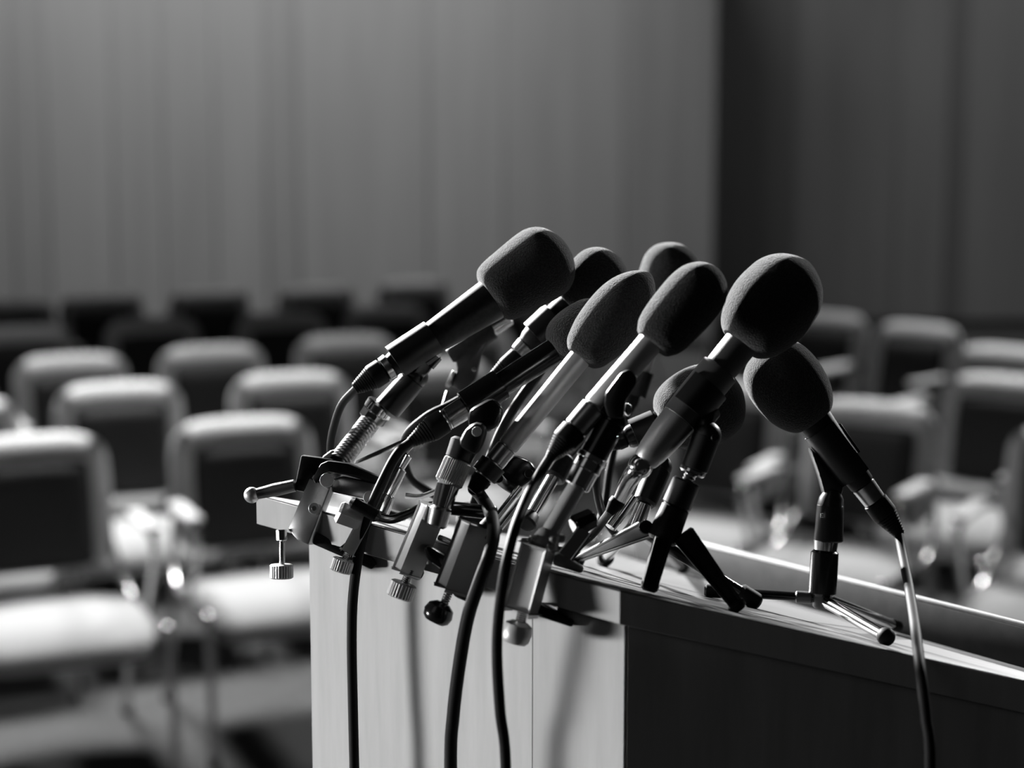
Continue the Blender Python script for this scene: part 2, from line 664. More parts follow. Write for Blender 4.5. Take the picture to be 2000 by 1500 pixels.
# raised ledge along the far edge of the top
m = MB()
e0, e1 = onplane(1240, 1092.5), onplane(2124, 1339.4)
inn = (e1 - e0).cross(N).normalized()
if inn.y < 0:
    inn = -inn
hh = 0.0305
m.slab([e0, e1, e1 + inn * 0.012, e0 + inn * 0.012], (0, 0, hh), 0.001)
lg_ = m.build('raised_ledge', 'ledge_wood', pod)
m = MB()
m.slab([e0 + V((0, 0, hh)), e1 + V((0, 0, hh)), e1 + inn * 0.013 + V((0, 0, hh)), e0 + inn * 0.013 + V((0, 0, hh))], (0, 0, 0.004), 0.001)
o = m.build('lit_top_strip', 'lit_edge_wood', lg_)  # added strip, its pale colour paints the light along the ledge top
o['label'] = 'pale strip painted as the lit ledge top'

# ------------------------------------------------------------------ microphones
S = 1.0 / F


class Axis:
    """image line of a microphone: centre c, unit direction d towards its tip, distances z0 at the centre and slope per pixel"""

    def __init__(self, cx, cy, dx, dy, z0, zs=0.0):
        L = math.hypot(dx, dy)
        self.c = (cx, cy)
        self.d = (dx / L, dy / L)
        self.z0, self.zs = z0, zs

    def z(self, a):
        return self.z0 + self.zs * a

    def p(self, a, perp=0.0, dz=0.0):
        u = self.c[0] + self.d[0] * a - self.d[1] * perp
        v = self.c[1] + self.d[1] * a + self.d[0] * perp
        return P(u, v, self.z(a) + dz)

    def r(self, rp, a):
        return rp * self.z(a) * S

    def lathe(self, mb, prof, seg=36, off=0.0, n=0):
        """prof: (along px, radius px)"""
        if n:
            prof = curve_prof(prof, n)
        a0, a1 = prof[0][0], prof[-1][0]
        A, B = self.p(a0, off), self.p(a1, off)
        mb.lathe(A, B, [((a - a0) / (a1 - a0), self.r(r, a)) for a, r in prof], seg)
        return mb


def foam_part(ax, prof, parent, off=0.0):
    m = MB()
    ax.lathe(m, prof, 56, off, n=6)
    o = m.build('windscreen', 'foam', parent, 80)
    o['label'] = 'black foam windscreen'
    return o


def body_part(ax, prof, parent, name, material, off=0.0, n=0, seg=36):
    m = MB()
    ax.lathe(m, prof, seg, off, n)
    return m.build(name, material, parent)


def ridged_boot(ax, a0, a1, r0, r1, off=0.0, rings=9):
    """strain-relief boot with ridges towards its thin end"""
    prof = [(a0, r0 * 0.8), (a0 - 3, r0), (a0 - (a0 - a1) * 0.35, r0 * 1.02)]
    s = a0 - (a0 - a1) * 0.40
    for k in range(rings):
        t0 = k / rings
        t1 = (k + 0.55) / rings
        q0, q1 = s + (a1 - s) * t0, s + (a1 - s) * t1
        rr0 = r0 + (r1 - r0) * t0
        prof += [(q0, rr0 * 1.0), (q1, (r0 + (r1 - r0) * t1) * 1.0), (q1 - 0.4, (r0 + (r1 - r0) * t1) * 0.90)]
    prof += [(a1, r1), (a1 - 1, r1 * 0.7)]
    m = MB()
    ax.lathe(m, prof, 28, off)
    return m


def cable_thing(label, ax, boot, pts, rp, base, off=0.0, plug=None, plug_mat='steel', tail=None):
    t = thing('microphone_cable', label, 'cable', base)
    if plug:
        body_part(ax, plug, t, 'plug', plug_mat, off)
    ridged_boot(ax, *boot, off=off).build('boot', 'rubber', t)
    m = MB()
    q = [ax.p(boot[1] + 6, off)] + [P(*a) for a in pts]
    if tail:
        q += tail
    m.tube(q, rp, 14, 10)
    m.build('cord', 'rubber', t)
    return t


def hang(u, v, z, dx=0.05, dy=-0.12):
    """rest of a cord: straight down to the stage and a little way along it"""
    p = P(u, v, z)
    n_ = 8
    return [V((p.x + 0.001 * i, p.y, p.z + (0.45 - p.z) * i / n_)) for i in range(1, n_ + 1)] + [V((p.x + 0.012, p.y + dy * 0.1, 0.36)), V((p.x + dx * 0.5, p.y + dy * 0.5, 0.309)),
            V((p.x + dx * 2, p.y + dy * 1.6, 0.306))]


# --- leftmost: big square-shouldered windscreen, black body
A1 = Axis(1030, 533, .835, -.55, 1.335, 0.00004)
t = thing('microphone', 'black microphone with the largest blunt foam windscreen, leftmost and highest of the cluster', 'microphone', A1.p(-200))
foam_part(A1, [(-88, 38), (-86, 48), (-77, 59), (-58, 65), (-20, 70), (18, 74), (45, 73), (66, 63), (80, 47), (90, 25), (94, 0)], t)
body_part(A1, [(-70, 41), (-90, 42), (-225, 32), (-310, 25), (-322, 22)], t, 'body', 'black_paint', 5)
body_part(A1, [(-322, 25), (-324, 27), (-336, 26), (-338, 23)], t, 'collar', 'steel', 5)
cable_thing('thin black cable curving down from the leftmost microphone behind the steel clamp', A1, (-338, -406, 25, 12),
            [(668, 790, 1.335), (652, 835, 1.345), (646, 875, 1.355), (652, 915, 1.37), (676, 950, 1.385), (720, 985, 1.38), (790, 1010, 1.36)], 0.0030, A1.p(-400), 4)

# --- slim steel microphone under the leftmost one
A10 = Axis(985, 630, .85, -.52, 1.43)
t = thing('microphone', 'slim steel microphone half hidden under the leftmost microphone', 'microphone', A10.p(-60))
body_part(A10, [(16, 6), (14, 12), (-24, 15), (-26, 17)], t, 'head', 'steel')
body_part(A10, [(-26, 17), (-28, 19), (-120, 18), (-126, 14)], t, 'body', 'black_paint')

# --- behind the leftmost
A2 = Axis(1163, 548, .734, -.68, 1.362)
t = thing('microphone', 'black microphone with a silver tail ring, foam right behind the leftmost windscreen', 'microphone', A2.p(-120))
foam_part(A2, [(-72, 26), (-70, 34), (-60, 46), (-40, 55), (-10, 60), (20, 60), (42, 50), (56, 34), (64, 14), (66, 0)], t)
body_part(A2, [(-55, 27), (-80, 30), (-150, 31), (-172, 27), (-184, 22)], t, 'body', 'black_paint', 3)
body_part(A2, [(-184, 21), (-186, 23), (-206, 20), (-208, 17)], t, 'collar', 'steel', 3)
cable_thing('dark cable from the second-row microphone along the back of the black one', A2, (-208, -290, 17, 10),
            [(930, 762, 1.372), (880, 790, 1.37), (830, 816, 1.37), (790, 860, 1.38), (800, 930, 1.40), (860, 975, 1.40)], 0.0032, A2.p(-280), 3)

# --- far back
A3 = Axis(1309, 532, .30, -.954, 1.47)
t = thing('microphone', 'microphone furthest back, its foam tip showing above the two silver ones', 'microphone', A3.p(-120))
foam_part(A3, [(-78, 24), (-76, 34), (-62, 48), (-35, 57), (-5, 59), (20, 57), (40, 46), (52, 28), (58, 10), (59, 0)], t)
body_part(A3, [(-60, 22), (-85, 23), (-240, 21), (-246, 18)], t, 'body', 'silver_matte')
cable_thing('short dark cord dropping from the furthest-back microphone', A3, (-246, -300, 17, 9),
            [(1204, 860, 1.46), (1190, 920, 1.45), (1180, 990, 1.44), (1160, 1040, 1.43)], 0.003, A3.p(-290))

# --- black worn-body microphone behind the front silver one
A9 = Axis(890, 808, .845, -.535, 1.29, 0.00005)
t = thing('microphone', 'scuffed all-black microphone with a silver tail sleeve, foam tucked behind a silver-bodied one', 'microphone', A9.p(100))
foam_part(A9, [(228, 24), (231, 36), (245, 50), (270, 58), (300, 60), (330, 56), (350, 42), (362, 20), (366, 0)], t)
body_part(A9, [(245, 26), (225, 26), (150, 25), (24, 23), (20, 20)], t, 'body', 'black_gloss')
body_part(A9, [(22, 20), (20, 23), (-16, 22), (-17, 20.5), (-19, 22), (-21, 20.5), (-23, 22), (-27, 21)], t, 'collar', 'steel')
cable_thing('black cable hanging straight down the podium front, left of the other hanging cables', A9, (-24, -108, 25, 10),
            [(775, 888, 1.272), (745, 945, 1.262), (722, 1000, 1.258), (703, 1070, 1.26), (690, 1160, 1.27), (687, 1250, 1.275), (689, 1370, 1.28), (692, 1500, 1.285)],
            0.0036, A9.p(-100), tail=hang(692, 1500, 1.285))

# --- left silver-bodied
A4 = Axis(1200, 618, .632, -.775, 1.235, 0.00003)
t = thing('microphone', 'long matte silver microphone with an egg-shaped foam, left of the other silver one', 'microphone', A4.p(-200))
foam_part(A4, [(-106, 24), (-104, 33), (-92, 44), (-75, 50), (-50, 56), (-15, 59), (20, 58), (50, 52), (76, 40), (96, 24), (107, 9), (110, 0)], t)
body_part(A4, [(-85, 22), (-105, 22.5), (-326, 21), (-329, 19)], t, 'body', 'silver_matte', -1)
body_part(A4, [(-329, 18), (-331, 18), (-333, 21), (-368, 21), (-369, 20), (-371, 21), (-404, 20), (-407, 17)], t, 'tail_sleeve', 'steel', -1)
cable_thing('black cable hanging down the podium front, middle of the three by the clamps', A4, (-404, -440, 20, 12),
            [(938, 968, 1.237), (958, 1002, 1.21), (964, 1040, 1.182), (955, 1085, 1.168), (937, 1135, 1.165), (914, 1205, 1.17), (897, 1300, 1.18), (885, 1400, 1.19), (880, 1500, 1.20)],
            0.0044, A4.p(-430), tail=hang(880, 1500, 1.2, 0.03, -0.2))

# --- right silver-bodied, the one with the ringed tail
A5 = Axis(1335, 598, .657, -.754, 1.18, 0.00003)
t = thing('microphone', 'matte silver microphone in the front, its foam overlapping the egg-shaped one', 'microphone', A5.p(-200))
foam_part(A5, [(-97, 27), (-95, 38), (-85, 46), (-74, 52), (-52, 57), (-20, 60), (20, 61), (47, 58), (66, 51), (85, 36), (95, 19), (100, 0)], t, 2)
body_part(A5, [(-80, 25), (-100, 25.5), (-259, 25), (-262, 23)], t, 'body', 'silver_matte', -2)
body_part(A5, [(-262, 22), (-265, 22), (-267, 26), (-318, 25), (-321, 22)], t, 'tail_sleeve', 'steel', -2)
cable_thing('black cable hanging down the podium front, nearest the large silver clamp', A5, (-320, -398, 27, 10),
            [(1052, 930, 1.168), (1028, 975, 1.152), (1003, 1040, 1.13), (986, 1115, 1.115), (973, 1210, 1.12), (971, 1290, 1.125), (977, 1390, 1.13), (988, 1500, 1.14)],
            0.0034, A5.p(-390), -2, tail=hang(988, 1500, 1.14, 0.04, -0.22))

# --- big round foam on the right
A6 = Axis(1512, 592, .634, -.773, 1.215, 0.00003)
t = thing('microphone', 'heavy microphone with a big oval foam and a grey tapered barrel, on the black tripod', 'microphone', A6.p(-200))
foam_part(A6, [(-104, 38), (-102, 46), (-92, 58), (-77, 68), (-55, 77), (-25, 84), (0, 85), (25, 82), (44, 78), (64, 68), (82, 52), (95, 31), (103, 11), (105, 0)], t)
body_part(A6, [(-80, 33), (-105, 34), (-170, 33), (-172, 31)], t, 'neck', 'dark_cast')
body_part(A6, [(-166, 35), (-168, 39), (-240, 39), (-292, 37), (-294, 35)], t, 'body', 'dark_cast')
body_part(A6, [(-292, 34), (-294, 36), (-330, 35), (-375, 30), (-396, 25), (-402, 20)], t, 'tail_sleeve', 'grey_barrel')
m = MB()
m.tube([A6.p(-398), A6.p(-420), P(1228, 940, 1.21), P(1210, 975, 1.22)], 0.0055, 14, 6, radii=[0.0065, 0.007, 0.006, 0.005])
m.ball(A6.p(-412), 0.0085, 18)
m.build('plug', 'chrome', t)
cable_thing('short black cord from the heavy microphone lying over the podium top', Axis(1210, 975, .6, -.8, 1.22), (0, -34, 16, 9),
            [(1176, 1020, 1.25), (1150, 1050, 1.27), (1110, 1075, 1.30), (1060, 1070, 1.33)], 0.003, P(1190, 1000, 1.23))

# --- round foam behind the heavy microphone
A8 = Axis(1367, 795, .92, -.39, 1.312)
t = thing('microphone', 'microphone with a round foam directly behind the heavy one, pointing away', 'microphone', A8.p(-80))
foam_part(A8, [(-84, 28), (-82, 40), (-70, 58), (-45, 72), (-10, 80), (20, 80), (50, 72), (70, 56), (82, 34), (88, 12), (89, 0)], t)
body_part(A8, [(-66, 27), (-90, 27), (-150, 23), (-156, 19)], t, 'body', 'black_gloss')
cable_thing('dark cord looping down behind the grey barrel microphone', A8, (-156, -200, 17, 9),
            [(1172, 900, 1.29), (1165, 950, 1.30), (1180, 1010, 1.33), (1215, 1060, 1.36)], 0.003, A8.p(-180))

# --- rightmost, pointing the other way
A7 = Axis(1535, 747, -.6, -.8, 1.315)
t = thing('microphone', 'black microphone leaning the other way, right of the cluster on the round-footed tripod', 'microphone', A7.p(-180))
foam_part(A7, [(-95, 33), (-92, 42), (-80, 54), (-60, 65), (-35, 72), (0, 75), (30, 72), (55, 62), (70, 46), (80, 23), (84, 0)], t)
body_part(A7, [(-72, 34), (-98, 35), (-150, 31), (-247, 25), (-250, 23)], t, 'body', 'black_paint')
body_part(A7, [(-250, 22), (-252, 24), (-288, 22.5), (-290, 20)], t, 'collar', 'steel')
cable_thing('black cable dropping over the podium side from the rightmost microphone', A7, (-288, -372, 25, 11),
            [(1763, 1085, 1.295), (1774, 1140, 1.255), (1784, 1200, 1.20), (1792, 1260, 1.15), (1799, 1320, 1.122), (1808, 1400, 1.115), (1816, 1500, 1.115)],
            0.0035, A7.p(-360), 0, tail=hang(1816, 1500, 1.115, 0.05, -0.15))


# ------------------------------------------------------------------ stands, clamps and clips
def cylp(a, b, r, r2=None, m=None, bev=0.14, seg=26):
    """cylinder between two (u, v, z) points, radii in pixels"""
    m = m or MB()
    m.cyl(P(*a), P(*b), r * a[2] * S, (r2 or r) * b[2] * S, bev, seg)
    return m


def knob_mb(a, b, r, ridges=28, m=None):
    """knurled knob from a to b (u,v,z), radius in pixels"""
    m = m or MB()
    A, B = P(*a), P(*b)
    rr_ = r * a[2] * S
    ax = (B - A)
    d = ax.normalized()
    u = d.cross(V((0.2, 0.9, 0.1))).normalized()
    w = d.cross(u)
    vs, fs = [], []
    seg = ridges * 2
    prof = [(0, .86), (.08, 1), (.92, 1), (1, .86)]
    for t_, k_ in prof:
        for k in range(seg):
            a_ = 2 * math.pi * k / seg
            q = rr_ * k_ * (1.0 if k % 2 else 0.955)
            vs.append(A + ax * t_ + (u * math.cos(a_) + w * math.sin(a_)) * q)
    for i in range(3):
        for k in range(seg):
            k2 = (k + 1) % seg
            fs.append([i * seg + k, i * seg + k2, (i + 1) * seg + k2, (i + 1) * seg + k])
    fs.append(list(range(seg))[::-1])
    fs.append([3 * seg + k for k in range(seg)])
    return m.add(vs, fs)


def screw_mb(a, b, r, m=None, turns=9):
    m = m or MB()
    A, B = P(*a), P(*b)
    rr_ = r * a[2] * S
    prof = []
    for k in range(turns):
        prof += [(k / turns, rr_ * 0.84), ((k + .5) / turns, rr_)]
    prof.append((1, rr_ * .84))
    return m.lathe(A, B, prof, 18)


def barp(a, b, w, th, bev=0.0012, m=None, wdir=None):
    """bar between (u,v,z) points; w across the image, th in depth, in pixels"""
    m = m or MB()
    A, B = P(*a), P(*b)
    k = a[2] * S
    d = (B - A).normalized()
    wd = wdir or d.cross(FW)
    return m.bar(A, B, wd, w * k, th * k, bev)


def platep(pts, z, th, bev=0.0008, m=None):
    """plate with the outline pts (u,v[,z]), th in pixels away from the viewer"""
    m = m or MB()
    q = [P(p[0], p[1], p[2] if len(p) > 2 else z) for p in pts]
    n = (q[1] - q[0]).cross(q[2] - q[1]).normalized()
    if n.dot(FW) < 0:
        n = -n
    return m.slab(q, n * (th * z * S), bev)


# inward direction over the top and the turn that shows two faces of each clamp bar
INW = -OUT


def bolt(a, r, parent, material='knurled', th=4, nm='bolt'):
    m = MB()
    A = P(*a)
    k = a[2] * S
    m.cyl(A, A + FW * (th * k), r * k, seg=22)
    return m.build(nm, material, parent)


# --- steel clamp at the left end, gooseneck holding the leftmost microphone
z1 = zf(600, 0.012)
t = thing('microphone_clamp', 'steel bracket clamp with ribbed gooseneck at the left end of the podium edge', 'clamp', front(605))
m = MB()
k = z1 * S
wd = (P(646, 950, z1 - .004) - P(604, 933, z1 + .008))
m.slab([P(604, 933, z1 + .006), P(646, 950, z1 - .002), P(602, 1064, z1 - .004), P(580, 1055, z1), P(561, 1034, z1 + .004)], OUT * -0.006, 0.0012)
m.build('bracket', 'steel', t)
m = MB()
m.slab([P(588, 889, z1 + .012), P(655, 898, z1 + .012), P(655, 925, z1 + .012), P(612, 928, z1 + .012), P(598, 962, z1 + .012), P(574, 958, z1 + .012)], FW * 0.012, 0.0012)
m.slab([P(626, 906, z1 + .002), P(640, 900, z1 + .002), P(680, 905, z1 + .002), P(742, 932, z1 - .002), P(734, 946, z1 - .002), P(676, 928, z1 + .0), P(640, 922, z1 + .002), P(616, 945, z1 + .002), P(610, 935, z1 + .002)], FW * 0.012, 0.0012)
m.build('upper_jaw', 'black_paint', t)
m = MB()
m.slab([P(668, 930, z1), P(735, 945, z1 - .004), P(728, 980, z1 - .004), P(645, 962, z1), P(650, 935, z1)], FW * 0.02, 0.002)
m.build('hinge_block', 'steel', t)
bolt((638, 938, z1 - .006), 14, t)
bolt((722, 972, z1 - .008), 13, t)
bolt((613, 993, z1 - .005), 11, t, 'cast_metal', 3, 'rivet')
bolt((613, 993, z1 - .007), 5, t, 'dark_cast', 3, 'rivet')
m = MB()
m.slab([P(606, 1042, z1), P(622, 1042, z1), P(728, 1092, z1 - .006), P(736, 1104, z1 - .006), P(726, 1113, z1 - .006), P(604, 1060, z1)], FW * 0.012, 0.0015)
m.build('lower_jaw', 'black_paint', t)
m = MB()
knob_mb((549, 1034, z1 + .006), (550, 1056, z1 + .006), 11, 6, m)
m.build('nut', 'chrome', t)
m = screw_mb((551, 1056, z1 + .006), (551, 1106, z1 + .006), 6)
m.build('screw', 'steel', t)
knob_mb((550, 1102, z1 + .006), (550, 1130, z1 + .006), 23).build('knob', 'cast_metal', t)
m = MB()
m.lathe(P(576, 948, z1 + .012), P(496, 966, z1 + .016), [(0, 12 * k), (.5, 13 * k), (.9, 11 * k), (1, 11 * k)], 22)
hd = m.build('handle', 'dark_cast', t)
m = MB()
m.ball(P(492, 967, z1 + .016), 16 * k, 22)
o = m.build('ball_end', 'cast_metal', hd)
o['label'] = 'rounded light metal end'
# gooseneck
zg = z1 + .018
g0, g1 = P(660, 905, zg), P(728, 818, 1.345)
m = MB()
prof = []
nr = 17
for i in range(nr):
    prof += [(i / nr, 19.5 * k), ((i + .3) / nr, 22 * k), ((i + .7) / nr, 22 * k), ((i + .98) / nr, 19.5 * k)]
prof.append((1, 19 * k))
m.lathe(g0, g1, prof, 26)
m.build('gooseneck', 'steel', t)
m = MB()
m.slab([P(628, 893, zg), P(648, 878, zg), P(664, 886, zg), P(676, 902, zg), P(664, 915, zg), P(640, 912, zg)], FW * 0.014, 0.0015)
m.build('socket', 'cast_metal', t)
m = MB()
m.cyl(P(724, 822, 1.345), P(736, 804, 1.344), 29 * k, seg=8)
m.cyl(P(734, 807, 1.344), P(746, 789, 1.343), 31 * k, seg=10)
m.build('locking_nut', 'chrome', t)
m = MB()
m.cyl(P(752, 804, 1.342), P(812, 735, 1.34), 29 * k, 27 * k, .3)
m.ball(P(812, 735, 1.34), 26 * k)
m.build('swivel', 'black_plastic', t)
m = MB()
m.sleeve(A1.p(-222, 5), A1.p(-312, 5), A1.r(28, -270), A1.r(37, -270), -UP + RT * .6, 60)
m.bar(A1.p(-250, 38), P(815, 738, 1.34), FW, 26 * k, 22 * k, .002)
m.build('clip', 'black_plastic', t)

# --- second clamp, with a thin rod up to the slim microphone
z2 = zf(690, 0.014)
k2 = z2 * S
t = thing('microphone_clamp', 'small clamp with a hexagonal nut, between the left steel bracket and the tall pale bar', 'clamp', front(690))
barp((722, 1000, z2), (680, 1078, z2), 26, 30, .0015).build('bracket', 'cast_metal', t)
m = MB()
m.cyl(P(660, 998, z2 - .004), P(705, 1018, z2 - .002), 25 * k2, 22 * k2, .25, 6)
m.build('hexagonal_nut', 'cast_metal', t)
m = MB()
m.cyl(P(684, 978, z2 - .012), P(742, 1012, z2 - .012), 12 * k2, 13 * k2, .6, 16)
m.build('lever', 'black_gloss', t)
m = MB()
m.tube([P(735, 1008, z2 - .010), P(765, 1014, z2 - .006), P(800, 1002, z2 + .002), P(830, 990, z2 + .008), P(870, 988, z2 + .014), P(905, 1000, z2 + .02)], 9 * k2, 14, 8)
m.build('curved_handle', 'black_gloss', t)
screw_mb((684, 1072, z2), (672, 1096, z2), 8).build('screw', 'steel', t)
knob_mb((672, 1092, z2), (664, 1117, z2), 22).build('knob', 'cast_metal', t)
m = MB()
m.slab([P(672, 1062, z2 + .004), P(700, 1072, z2 + .004), P(698, 1082, z2 + .004), P(660, 1072, z2 + .004)], FW * .02, .001)
m.build('lower_jaw', 'black_paint', t)
m = MB()
m.cyl(P(735, 1000, z2 + .014), P(752, 962, z2 + .016), 25 * k2, 22 * k2, .2)
m.cyl(P(752, 964, z2 + .016), P(778, 912, z2 + .018), 20 * k2, 19 * k2, .15)
m.cyl(P(776, 914, z2 + .018), P(790, 886, z2 + .02), 14 * k2, 17 * k2, .15)
m.build('post', 'chrome', t)
m = MB()
m.tube([P(790, 886, z2 + .02), P(835, 835, 1.37), P(862, 800, 1.40), P(874, 766, 1.42)], 5 * k2, 12, 6)
m.build('thin_rod', 'chrome', t)
m = MB()
m.slab([P(690, 909, 1.33), P(694, 899, 1.33), P(800, 852, 1.33), P(806, 862, 1.33)], FW * .004, .0004)
m.build('flat_strip', 'chrome', t)
m = MB()
m.tube([P(792, 968, 1.33), P(822, 970, 1.33), P(862, 955, 1.33)], 6 * k2, 10, 4)
m.build('bent_strip', 'chrome', t)
m = MB()
m.slab([P(884, 676, 1.425), P(960, 642, 1.425), P(968, 652, 1.425), P(940, 690, 1.425), P(930, 742, 1.425), P(905, 768, 1.425), P(878, 756, 1.425), P(892, 722, 1.425), P(890, 700, 1.425)], FW * .014, .003)
m.build('clip', 'black_plastic', t)
m = MB()
m.slab([P(868, 752, 1.42), P(884, 722, 1.42), P(890, 728, 1.42), P(876, 758, 1.42)], FW * .012, .001)
m.build('clip_tab', 'chrome', t)
bolt((926, 720, 1.421), 5, t, 'chrome')

# --- third clamp: pale bar, knurled collar, holds the worn black microphone
z3 = zf(815, 0.016)
k3 = z3 * S
t = thing('microphone_clamp', 'pale cast metal clamp bar with a grained collar, under the scuffed black microphone', 'clamp', front(815))
m = MB()
ax3 = (P(840, 996, z3) - P(792, 1114, z3)).normalized()
sidev = (RT * .75 - FW * -.66)
m.bar(P(846, 990, z3), P(794, 1118, z3), RT * .62 - FW * .78, 30 * k3, 42 * k3, .0016)
m.build('bracket', 'cast_metal', t)
m = MB()
m.slab([P(786, 1112, z3), P(800, 1106, z3), P(824, 1114, z3 + .006), P(828, 1124, z3 + .006), P(818, 1135, z3 + .004), P(790, 1124, z3)], FW * .014, .0015)
m.build('lower_jaw', 'black_paint', t)
m = MB()
m.cyl(P(852, 1030, z3 - .012), P(862, 990, z3 - .012), 20 * k3, 22 * k3, .25)
m.build('socket', 'steel', t)
m = MB()
m.cyl(P(862, 994, z3 - .010), P(876, 944, z3 - .008), 20 * k3, 23 * k3, .2)
m.build('post', 'chrome', t)
m = MB()
knob_mb((875, 946, z3 - .008), (896, 898, z3 - .006), 28, 40, m)
m.build('collar', 'knurled', t)
m = MB()
m.cyl(P(894, 902, z3 - .006), P(910, 860, z3 - .004), 27 * k3, 29 * k3, .2)
m.slab([P(893, 870, z3 - .018), P(908, 838, z3 - .018), P(930, 822, z3 - .018), P(952, 832, z3 - .018), P(948, 862, z3 - .018), P(930, 892, z3 - .018)], FW * .03, .004)
m.build('swivel', 'black_plastic', t)
bolt((931, 843, z3 - .020), 10, t, 'knurled', 5)
m = MB()
m.sleeve(A9.p(24), A9.p(105), A9.r(24, 60), A9.r(33, 60), -UP + RT * -.3, 70)
m.slab([P(915, 800, z3 - .004), P(962, 775, z3 - .004), P(985, 800, z3 - .004), P(975, 835, z3 - .004), P(940, 850, z3 - .004), P(912, 832, z3 - .004)], FW * .02, .004)
m.build('clip', 'black_gloss', t)
screw_mb((802, 1112, z3 - .002), (790, 1140, z3 - .002), 9).build('screw', 'steel', t)
knob_mb((790, 1138, z3 - .002), (779, 1168, z3 - .002), 27).build('knob', 'cast_metal', t)
m = MB()
m.tube([P(858, 1050, z3 - .004), P(874, 1056, z3 - .008), P(890, 1064, z3 - .010)], 6 * k3, 10, 4)
m.build('pin', 'steel', t)
m = MB()
m.slab([P(824, 1072, z3 - .012), P(836, 1064, z3 - .012), P(884, 1092, z3 - .012), P(892, 1112, z3 - .012), P(870, 1120, z3 - .012), P(836, 1096, z3 - .012)], FW * .012, .003)
m.build('wing_lever', 'black_gloss', t)

# --- fourth clamp: dark, holds the long silver microphone
z4 = zf(905, 0.020)
k4 = z4 * S
t = thing('microphone_clamp', 'dark painted clamp with a black rounded thumb knob', 'clamp', front(905))
m = MB()
m.bar(P(935, 1026, z4), P(888, 1152, z4), RT * .60 - FW * .8, 40 * k4, 60 * k4, .002)
m.build('bracket', 'dark_cast', t)
m = MB()
m.slab([P(880, 1150, z4 + .002), P(930, 1120, z4 + .002), P(944, 1142, z4 + .002), P(938, 1168, z4 + .002), P(915, 1178, z4 + .002), P(886, 1166, z4 + .002)], FW * .016, .003)
m.build('lower_jaw', 'black_paint', t)
screw_mb((880, 1148, z4), (864, 1188, z4), 9).build('screw', 'steel', t)
m = MB()
m.lathe(P(866, 1178, z4), P(848, 1214, z4), [(0, 14 * k4), (.2, 26 * k4), (.55, 30 * k4), (.85, 27 * k4), (1, 20 * k4)], 28)
m.build('knob', 'black_gloss', t)
m = MB()
m.cyl(P(876, 992, z4 + .03), P(968, 1002, z4 + .02), 14 * k4, seg=20)
m.build('cross_handle', 'black_gloss', t)
m = MB()
m.cyl(P(940, 1052, z4 + .004), P(968, 1020, z4 + .006), 24 * k4, 22 * k4, .2)
m.build('socket', 'black_paint', t)
m = MB()
for o_ in (-9, 9):
    m.cyl(P(958 + o_ * .75, 1040 + o_ * .6, z4 + .004), P(1022 + o_ * .75, 958 + o_ * .6, z4 + .03), 7 * k4, seg=14)
m.build('post', 'chrome', t)
m = MB()
m.slab([P(1004, 888, 1.262), P(1036, 900, 1.262), P(1050, 918, 1.262), P(1044, 936, 1.262), P(1014, 958, 1.262), P(958, 942, 1.262), P(975, 915, 1.262)], FW * .012, .003)
m.build('hinge_plate', 'black_gloss', t)
bolt((1033, 925, 1.258), 9, t, 'black_paint')
m = MB()
m.sleeve(A4.p(-372, -1), A4.p(-402, -1), A4.r(21, -390), A4.r(28, -390), -UP, 50)
m.tube([A4.p(-388, 24), P(985, 945, 1.25), P(1015, 965, 1.25)], 10 * k4, 12, 5)
m.build('clip', 'black_plastic', t)

# --- fifth clamp: big silver at the near corner
z5 = zf(1055, 0.018)
k5 = z5 * S
t = thing('microphone_clamp', 'large silver clamp nearest the podium corner', 'clamp', front(1055))
m = MB()
m.bar(P(1052, 1066, z5), P(1018, 1192, z5), RT * .93 - FW * .35, 54 * k5, 40 * k5, .003)
m.build('bracket', 'cast_metal', t)
m = MB()
m.slab([P(1078, 1086, z5 + .006), P(1092, 1080, z5 + .006), P(1142, 1110, z5 + .012), P(1136, 1121, z5 + .012), P(1080, 1104, z5 + .006)], FW * .016, .0015)
m.build('upper_jaw', 'cast_metal', t)
m = MB()
m.slab([P(1044, 1190, z5 + .004), P(1056, 1180, z5 + .004), P(1122, 1214, z5 + .008), P(1118, 1226, z5 + .008), P(1050, 1204, z5 + .004)], FW * .016, .0015)
m.build('lower_jaw', 'black_paint', t)
screw_mb((1022, 1190, z5), (1014, 1226, z5), 11).build('screw', 'steel', t)
m = MB()
m.lathe(P(1015, 1214, z5), P(1004, 1256, z5), [(0, 16 * k5), (.15, 27 * k5), (.5, 30 * k5), (.85, 28 * k5), (1, 22 * k5)], 26)
m.build('knob', 'cast_metal', t)
m = MB()
m.cyl(P(1060, 1072, z5 + .004), P(1076, 1034, z5 + .005), 30 * k5, 22 * k5, .3)
for a_ in range(4):
    e = RT * math.cos(a_ * 1.57 + .4) + FW * math.sin(a_ * 1.57 + .4)
    c_ = P(1068, 1052, z5 + .004)
    m.cyl(c_ + e * (15 * k5), c_ + e * (37 * k5), 9 * k5, 8 * k5, .3, 12)
m.build('star_nut', 'cast_metal', t)
m = MB()
m.cyl(P(1074, 1040, z5 + .005), P(1134, 938, z5 + .008), 18 * k5, 18 * k5, .05)
m.build('post', 'cast_metal', t)
m = MB()
m.lathe(P(1126, 952, z5 + .008), P(1160, 888, z5 + .01), [(0, 21 * k5), (.04, 26 * k5), (.52, 27 * k5), (.55, 29 * k5), (.8, 28 * k5), (.82, 31 * k5), (.95, 31 * k5), (1, 26 * k5)], 32)
m.build('collar', 'chrome', t)
m = MB()
m.cyl(P(1158, 892, z5 + .01), P(1196, 824, z5 + .012), 28 * k5, 27 * k5, .12)
m.ball(P(1198, 822, z5 + .012), 26.5 * k5)
m.build('swivel', 'black_gloss', t)
bolt((1212, 852, z5 - .009), 6, t, 'chrome', 6)
m = MB()
